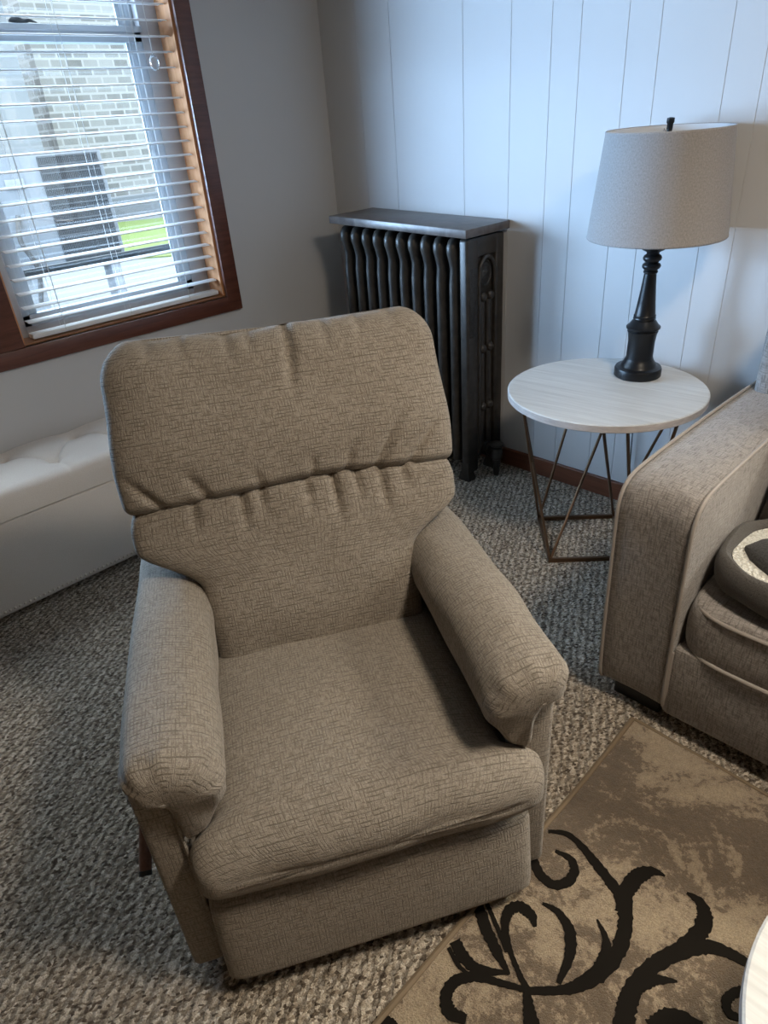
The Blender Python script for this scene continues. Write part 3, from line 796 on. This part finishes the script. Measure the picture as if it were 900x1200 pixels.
lp = thing('table_lamp', 'black turned table lamp with grey linen drum shade on the side table', 'lamp', (1.862, -.216, .6685), (math.radians(.8), math.radians(.9), math.radians(0)))
bm = BM(); lathe(bm, [(.079, 0), (.083, .004), (.083, .028), (.080, .034), (.066, .036), (.062, .040), (.060, .047), (.053, .056), (.049, .066)], 56); obj('lamp_base', bm, M['black'], lp)
bm = BM()
prof = [(.049, .064), (.0465, .075), (.0465, .13), (.050, .158), (.053, .166), (.050, .169), (.052, .173), (.0585, .178), (.0585, .183), (.050, .190), (.041, .203), (.037, .207), (.039, .212), (.037, .217), (.038, .222), (.035, .227),
        (.030, .27), (.0245, .32), (.0205, .365), (.024, .369), (.024, .373), (.0205, .377), (.029, .384), (.031, .390), (.029, .396), (.021, .402), (.029, .410), (.031, .417), (.028, .424), (.020, .430), (.022, .436), (.036, .443), (.041, .448), (.041, .452), (.030, .456), (.012, .458)]
lathe(bm, prof, 48); obj('lamp_stem', bm, M['black'], lp)
bm = BM()
RS = [(.221, .455), (.1895, .795)]
def shr(r, z): return (r, z)
lathe(bm, [(.2205, .485), (.2225, .487), (.2225, .491), (.2215, .493), (.1905, .794), (.1915, .796), (.1915, .800), (.1895, .802), (.1875, .800), (.2165, .487), (.2205, .485)], 96, cap=False)
for q, f in enumerate(list(bm.faces)): f.material_index = 1 if q//96 == 8 else 0
shd = obj('lamp_shade', bm, [M['shade'], M['shade_in']], lp, True, 50)
bm = BM()
tube(bm, [(0, 0, .45), (0, 0, .55)], .012, 14); obj('socket', bm, M['black'], lp)
bm = BM(); tube(bm, cr([(0, .012, .47), (0, .06, .56), (0, .055, .68), (0, 0, .772)], 20), .0016, 6); tube(bm, cr([(0, -.012, .47), (0, -.06, .56), (0, -.055, .68), (0, 0, .772)], 20), .0016, 6)
for a in (0, 2.094, 4.188): tube(bm, [(0, 0, .775), (.188*math.cos(a), .188*math.sin(a), .790)], .0015, 6)
obj('harp', bm, M['bronze'], lp)
bm = BM(); lathe(bm, [(.006, .772), (.010, .778), (.010, .786), (.0075, .790), (.009, .800), (.009, .812), (.0115, .816), (.0115, .828), (.004, .830)], 16); obj('finial', bm, M['black'], lp)
bm = BM(); r = bmesh.ops.create_uvsphere(bm, u_segments=20, v_segments=14, radius=.032)
for v in r['verts']: v.co.z = v.co.z*1.25+.60
obj('bulb', bm, M['shade_in'], lp)
bm = BM(); tube(bm, cr([(-.03, .075, .006), (-.05, .12, .004), (-.07, .165, .006), (-.078, .185, -.02), (-.08, .19, -.20), (-.07, .192, -.42), (-.06, .19, -.62)], 50), .0022, 6); obj('power_cord', bm, M['dark_plastic'], lp)

# ------------------------------------------------------------------ sofa
sf = thing('sofa', 'taupe chenille sofa with piped seams at the right edge', 'sofa', (2.28, -.05, 0))
U = M['taupe']
AW = .195
prof = [(-1.035, .062), (-1.066, .10), (-1.076, .25), (-1.080, .45), (-1.082, .62), (-1.077, .680), (-1.056, .718), (-1.015, .737), (-.93, .743), (-.75, .745), (-.5, .743), (-.25, .736), (-.02, .728), (-.004, .716), (0, .40), (0, .062)]
dense = []
for (a, b) in zip(prof[:-1], prof[1:]): dense.append(a)
dense.append(prof[-1])
front = cr([(0, p[0], p[1]) for p in prof[:13]], 60); outline = [(p.y, p.z) for p in front]+prof[13:]
cy, cz = -.54, .4
def arm_ring(x, inset, crown=0): 
    out = []
    for (y, z) in outline:
        vy, vz = y-cy, z-cz
        out.append((x, y-math.copysign(min(abs(vy), inset), vy)*(1 if abs(vy) > .1 else 0), z-(inset if z > cz else -inset*.3)))
    return out
bm = BM(); rings = []
for x, ins in ((0.0, .012), (.004, .005), (.012, 0), (.05, -.004), (.10, -.006), (.15, -.004), (AW-.012, 0), (AW-.004, .005), (AW, .012)):
    rings.append(arm_ring(x, ins))
per_=[0]
for p_, q_ in zip(rings[4], rings[4][1:]+rings[4][:1]): per_.append(per_[-1]+math.dist(p_, q_))
xs_=[r_[0][0] for r_ in rings]
loft(bm, rings, uvs=lambda i, j: (xs_[i], per_[j]))
arm = obj('arm', bm, U, sf, True, 50); uvx = arm.data.uv_layers.active
def pipe(name, pts, r=.0052, par=None):
    bm = BM(); tube(bm, pts, r, 8); return obj(name, bm, M['taupe_piping'], par or sf)
pl = [(p[0], p[1]) for p in outline[:60]]
pipe('piping', [(.003, y-.002, z+.001) for y, z in pl], par=arm); pipe('piping', [(AW-.002, y-.002, z+.001) for y, z in pl], par=arm)
SX1 = 2.05
def cushion(name, x0, x1, y0, y1, z0, z1, crown=.02, e=.16, par=None, mat=None, r=.045, nseg=26):
    bm = BM(); rings = []
    cx, cyy = (x0+x1)/2, (y0+y1)/2; hx, hy = (x1-x0)/2, (y1-y0)/2
    for i in range(nseg+1):
        v = i/nseg; a = -math.pi/2+math.pi*v
        kk = spow(math.cos(a), .45); z = (z0+z1)/2+(z1-z0)/2*spow(math.sin(a), .8)
        rings.append([(cx+(hx-r*(1-kk))*spow(math.cos(t), e*1.6), cyy+(hy-r*(1-kk))*spow(math.sin(t), e*1.6), z) for t in [2*math.pi*k/100 for k in range(100)]])
    last = rings[-1]; first = rings[0]
    for s in (.8, .5, .2):
        rings.append([(cx+(p[0]-cx)*s, cyy+(p[1]-cyy)*s, z1+crown*(1-s*s)) for p in last])
    loft(bm, rings); uv_box(bm); o = obj(name, bm, mat or U, par or sf, True, 70)
    return o
sc = cushion('seat_cushion', AW-.003, AW+.74, -1.075, -.30, .285, .452, .03, .12)
def rect_loop(x0, x1, y0, y1, z, e=.26, n=120):
    return [((x0+x1)/2+(x1-x0)/2*spow(math.cos(t), e), (y0+y1)/2+(y1-y0)/2*spow(math.sin(t), e), z) for t in [2*math.pi*k/n for k in range(n+1)]]
pipe('piping', rect_loop(AW+.008, AW+.738, -1.076, -.30, .437), par=sc); pipe('piping', rect_loop(AW+.008, AW+.738, -1.076, -.30, .300), par=sc)
cushion('seat_cushion', AW+.746, AW+1.48, -1.075, -.30, .285, .452, .03)
bm = BM(); box(bm, AW, SX1-AW, -1.068, -.02, .062, .300, .012); obj('base_panel', bm, U, sf)
bm = BM(); tube(bm, [(AW+.001, -1.07, .285), (AW+.001, -1.069, .18), (AW+.001, -1.055, .066)], .005, 8); obj('piping', bm, M['taupe_piping'], sf)
bm = BM(); rings = []
for x, ins in ((SX1-AW, .012), (SX1-AW+.012, 0), (SX1-.012, 0), (SX1, .012)): rings.append(arm_ring(x, ins))
loft(bm, rings); obj('arm', bm, U, sf, True, 50)
bm = BM(); box(bm, .022, SX1-.022, -.315, -.01, .30, .985, .05, 5); obj('back_frame', bm, U, sf)
for q in range(2):
    cu_ = cushion('back_cushion', AW+.01+.742*q, AW+.735+.742*q, -.455, -.30, .47, .95, .02, .2)
bm = BM()
for xx in (.03, SX1-.17):
    for yy in (-1.02, -.15):
        box(bm, xx, xx+.14, yy, yy+.10, 0, .064, .004)
        obj('foot', bm, M['dark_plastic'], sf); bm = BM()
bm.free()
# throw pillows
def pillow(name, label, loc, rot, w, h, t, mat, cat='pillow'):
    bm = BM(); N = 30; uvl = bm.loops.layers.uv.verify()
    rings = []
    for i in range(N+1):
        v = -1+2*i/N; ww = w/2*(1-.06*(1-v*v))
        ring = []
        for k2 in range(64):
            a = 2*math.pi*k2/64; u = spow(math.cos(a), .8)
            th = t/2*max(.02, (1-abs(u)**2.6))**.6*max(.02, (1-abs(v)**2.6))**.6
            ring.append((ww*u, math.copysign(th, math.sin(a)) if abs(math.sin(a)) > 1e-6 else 0, h/2*v*(1-.05*(1-u*u))))
        rings.append(ring)
    loft(bm, rings, uvs=lambda i, j: (j*.03, i*h/N)); o = obj(name, bm, mat, None, True, 80); o.location = loc; o.rotation_euler = rot
    return tag(o, label, cat)
pillow('throw_pillow', 'dark knitted throw pillow leaning in the sofa corner behind the pet bed', (2.712, -.600, .705), (math.radians(-20), 0, math.radians(3)), .45, .44, .13, M['dark_knit'])
# pet bed on the seat
pb = thing('pet_bed', 'grey pet bed with white fleece lining on the sofa seat', 'pet bed', (2.86, -.905, .474), (0, 0, math.radians(3)))
A, B = .357, .180
bm = BM(); rings = []
for i in range(81):
    t = 2*math.pi*i/80; ca, sa = math.cos(t), math.sin(t); c = Vector((A*spow(ca, .62), B*spow(sa, .62), 0)); nrm = Vector((ca/A, sa/B, 0)).normalized()
    rr = .029+.002*math.sin(t*9)
    rings.append([c+nrm*(rr*.72*math.cos(a))+Vector((0, 0, .050+1.5*rr*math.sin(a))) for a in [2*math.pi*k/16 for k in range(16)]])
loft(bm, rings, cap=False); obj('bolster', bm, M['bed_grey'], pb)
bm = BM(); rings = []
for s in (1.0, .93, .85, .7, .4, .1):
    z = .075 if s > .98 else (.055 if s > .9 else .032)+.006*hsh(s, 2)
    rings.append([(A*s*spow(math.cos(t), .66)*.96, B*s*spow(math.sin(t), .66)*.94, z+.004*math.sin(5*t+s*9)) for t in [2*math.pi*k/64 for k in range(64)]])
loft(bm, rings); obj('fleece_lining', bm, M['sherpa'], pb)
bm = BM(); rings = []
for i in range(25):
    v = i/24; x = -.322+.64*v; w = .138*math.sqrt(max(.002, 1-(2*v-1)**2))
    rings.append([(x, -.015+w*spow(math.cos(a), .8), .070+.008*v+(.052*math.sin(a) if a < math.pi else .014*math.sin(a))*math.sqrt(max(.05, 1-(2*v-1)**4))) for a in [2*math.pi*k/28 for k in range(28)]])
loft(bm, rings); obj('inner_cushion', bm, M['bed_dark'], pb)

# ------------------------------------------------------------------ rug
rg_x, rg_y, RW, RL = 2.418, -1.152, 2.0, 3.0
bm = BM(); NX, NY = 60, 80; RT = .011
uvl = bm.loops.layers.uv.verify(); V = []
def edge(x, y):
    dx = .006*(vn(y*3+2, .3)-.5) if x < .05 else 0
    dy = -.010*(vn(x*4+.4, .7)-.5)+.006*math.sin(x*9) if y > -.05 else 0
    return dx, dy
def rugz(x, y): return RT+.0022*(vn(x*6, y*6)-.5)+.010*max(0, 1-math.hypot(x, y)/.12)
for i in range(NX+1):
    row = []
    for j in range(NY+1):
        x = RW*(i/NX)**1.3; y = -RL*(j/NY)**1.3; dx, dy = edge(x, y)
        row.append(bm.verts.new((x+dx, y+dy, rugz(x, y))))
    V.append(row)
for i in range(NX):
    for j in range(NY): bm.faces.new((V[i][j], V[i][j+1], V[i+1][j+1], V[i+1][j]))
rimv = [V[i][0] for i in range(NX+1)]+[V[NX][j] for j in range(1, NY+1)]+[V[i][NY] for i in range(NX-1, -1, -1)]+[V[0][j] for j in range(NY-1, 0, -1)]
low = [bm.verts.new((v.co.x, v.co.y, .0005)) for v in rimv]
for a in range(len(rimv)): bm.faces.new((rimv[a], rimv[(a+1) % len(rimv)], low[(a+1) % len(rimv)], low[a]))
# dark vines woven into the pile: raised strips of the same mesh
def q5(x, y): return on_z((440+x/1.957, 830+y/1.957), RT)-Vector((rg_x, rg_y, 0))
def stroke(pts, ws):
    P = [q5(*p) for p in pts]; n = max(20, 8*len(P)); C = cr(P, n); Wd = cr([(w, 0, 0) for w in ws], n)
    L, R_, = [], []
    for i, c in enumerate(C):
        t = C[min(i+1, n-1)]-C[max(i-1, 0)]; t.z = 0; t.normalize(); nn_ = Vector((-t.y, t.x, 0))
        w = max(.0015, Wd[i].x*.00095*.5)
        a = c+nn_*(w*(1+.30*(hsh(i, pts[0][0])-.5))); b = c-nn_*(w*(1+.30*(hsh(i+.5, pts[0][1])-.5)))
        L.append((a.x, a.y)); R_.append((b.x, b.y))
    def vz(p, up): return bm.verts.new((p[0], p[1], rugz(p[0], p[1])+(.0022 if up else -.004)))
    rows = []
    for a, b in zip(L, R_): rows.append([vz(a, 0), vz(a, 1), vz(b, 1), vz(b, 0)])
    for r0, r1 in zip(rows, rows[1:]):
        for k_ in range(3):
            f = bm.faces.new((r0[k_], r0[k_+1], r1[k_+1], r1[k_])); f.material_index = 1
    for r0 in (rows[0], rows[-1]):
        f = bm.faces.new(r0); f.material_index = 1
stroke([(396, 283), (440, 290), (480, 325), (520, 375), (555, 420), (572, 460), (572, 505), (555, 560), (520, 605), (470, 635), (420, 648), (345, 648)], [8, 14, 20, 26, 28, 34, 32, 32, 32, 26, 18, 14])
stroke([(566, 470), (578, 415), (605, 385), (635, 374), (664, 385)], [34, 36, 36, 22, 4])
stroke([(358, 335), (375, 378), (405, 404), (438, 400), (456, 374), (446, 345), (412, 328)], [24, 24, 24, 24, 22, 18, 8])
stroke([(508, 485), (528, 530), (526, 575), (495, 618), (430, 645)], [4, 16, 28, 26, 10])
stroke([(383, 448), (420, 470), (446, 515), (444, 570), (420, 632)], [6, 18, 26, 22, 10])
stroke([(366, 502), (356, 474), (330, 456), (306, 466), (297, 505), (310, 560), (330, 610), (347, 645)], [8, 24, 26, 24, 18, 12, 12, 14])
stroke([(236, 455), (258, 515), (284, 570), (306, 612)], [26, 28, 20, 8])
stroke([(256, 450), (284, 515), (300, 560)], [10, 10, 6])
stroke([(182, 535), (202, 572), (238, 600), (306, 608)], [26, 28, 20, 8])
stroke([(168, 550), (190, 590), (215, 612)], [8, 10, 6])
stroke([(347, 648), (290, 632), (230, 616), (185, 626), (162, 660), (172, 698), (208, 714)], [12, 14, 20, 24, 26, 28, 18])
stroke([(347, 640), (352, 690), (362, 740), (380, 800)], [14, 24, 32, 30])
stroke([(566, 790), (570, 724), (578, 680), (600, 630), (645, 585), (700, 556), (760, 548), (820, 566), (880, 604)], [40, 40, 38, 34, 32, 34, 30, 24, 20])
stroke([(690, 562), (738, 520), (756, 482), (744, 446), (714, 424)], [30, 34, 34, 24, 6])
stroke([(596, 645), (640, 624), (692, 627)], [24, 22, 4])
stroke([(632, 735), (680, 708), (750, 735)], [30, 34, 24])
stroke([(880, 655), (835, 650), (806, 668), (812, 700), (850, 716)], [20, 20, 18, 18, 12])
stroke([(0, 716), (30, 722), (50, 740)], [14, 22, 18])
uv_box(bm)
rug = obj('area_rug', bm, [M['rug'], M['rug_line']], None, True, 60); rug.location = (rg_x, rg_y, 0)
tag(rug, 'beige and brown mottled area rug with dark curling vines', 'rug')
bm = BM()
pts = [(V_[0], V_[1], .012) for V_ in [(edge(0, -RL*(j/NY))[0]+.0, -RL*j/NY) for j in range(NY, -1, -1)]]
tube(bm, [(edge(.0, y)[0]-.003, y, .0085+.010*max(0, 1-abs(y)/.12)) for y in [-RL+RL*j/NY for j in range(NY+1)]], .008, 8)
tube(bm, [(x, edge(.5, 0)[1]*0+edge(x+.06, 0)[1]*sstep(0, .05, x)+.001, .0085+.010*max(0, 1-x/.12)) for x in [RW*j/NX for j in range(NX+1)]], .006, 8)
obj('binding', bm, M['rug_bind'], rug)

# ------------------------------------------------------------------ coffee table
ct = thing('coffee_table', 'round whitewashed coffee table cut off at the lower right corner', 'coffee table', (3.262, -1.80, 0))
bm = BM(); round_top(bm, .36, .422, .452); bm.normal_update()
for f in bm.faces: f.material_index = 1 if abs(f.normal.z) < .6 else 0
obj('tabletop', bm, [M['whitewash'], M['whitewash_edge']], ct, True, 30)
cr4 = [Vector((.22*math.cos(a), .22*math.sin(a), .018)) for a in [math.pi/4+math.pi/2*k for k in range(4)]]
bm = BM()
for a, b in zip(cr4, cr4[1:]+cr4[:1]):
    d = (b-a).normalized(); m = (a+b)/2
    obox(bm, (m.x, m.y, .024), d, Vector((-d.y, d.x, 0)), (0, 0, 1), (b-a).length/2+.006, .006, .008, .0015)
obj('base_ring', bm, M['bronze'], ct, False)
for k_ in range(4):
    for s in (-1, 1):
        a = math.pi/4+math.pi/2*k_+s*math.pi/4*.9
        bm = BM(); tube(bm, [cr4[k_]+Vector((0, 0, .004)), (.31*math.cos(a), .31*math.sin(a), .423)], .0058, 8); obj('leg', bm, M['bronze'], ct)

# ------------------------------------------------------------------ light
wd = bpy.data.worlds.new('sky'); S.world = wd; wd.use_nodes = True
nt = wd.node_tree; bg = nt.nodes['Background']
tcw = nt.nodes.new('ShaderNodeTexCoord'); sx = nt.nodes.new('ShaderNodeSeparateXYZ'); mr = nt.nodes.new('ShaderNodeMapRange')
nt.links.new(tcw.outputs['Generated'], sx.inputs[0]); nt.links.new(sx.outputs['Z'], mr.inputs['Value'])
mr.inputs['From Min'].default_value = .05; mr.inputs['From Max'].default_value = .9; mr.inputs['To Min'].default_value = 1.7; mr.inputs['To Max'].default_value = 11.0
bg.inputs['Color'].default_value = (.78, .89, 1.0, 1); nt.links.new(mr.outputs[0], bg.inputs['Strength'])
def area(name, loc, target, sx, sy, watts, col):
    ld = bpy.data.lights.new(name, 'AREA'); ld.shape = 'RECTANGLE'; ld.size = sx; ld.size_y = sy; ld.energy = watts; ld.color = col
    o = bpy.data.objects.new(name, ld); COL.objects.link(o); o.location = loc
    o.rotation_euler = (Vector(target)-Vector(loc)).to_track_quat('-Z', 'Y').to_euler(); return o
area('daylight', (-1.7, -4.1, 1.55), (1.0, -2.5, 1.35), 4.0, 1.5, 1400, (.44, .67, 1.0))
area('daylight_rear', (3.75, .75, 2.95), (2.8, -1.35, 0), 1.4, 1.0, 260, (1.0, .85, .66))
cl = thing('ceiling_lamp', 'round flush ceiling lamp over the area rug', 'ceiling lamp', (3.3, -1.5, RZ))
bm = BM(); lathe(bm, [(.20, 0), (.20, -.03), (.18, -.05)], 40); obj('lamp_housing', bm, M['vinyl'], cl)
ld = bpy.data.lights.new('ceiling_glow', 'AREA'); ld.shape = 'DISK'; ld.size = .40; ld.energy = 35; ld.color = (1.0, .87, .70)
o = bpy.data.objects.new('ceiling_glow', ld); COL.objects.link(o); o.location = (3.3, -1.5, RZ-.06)
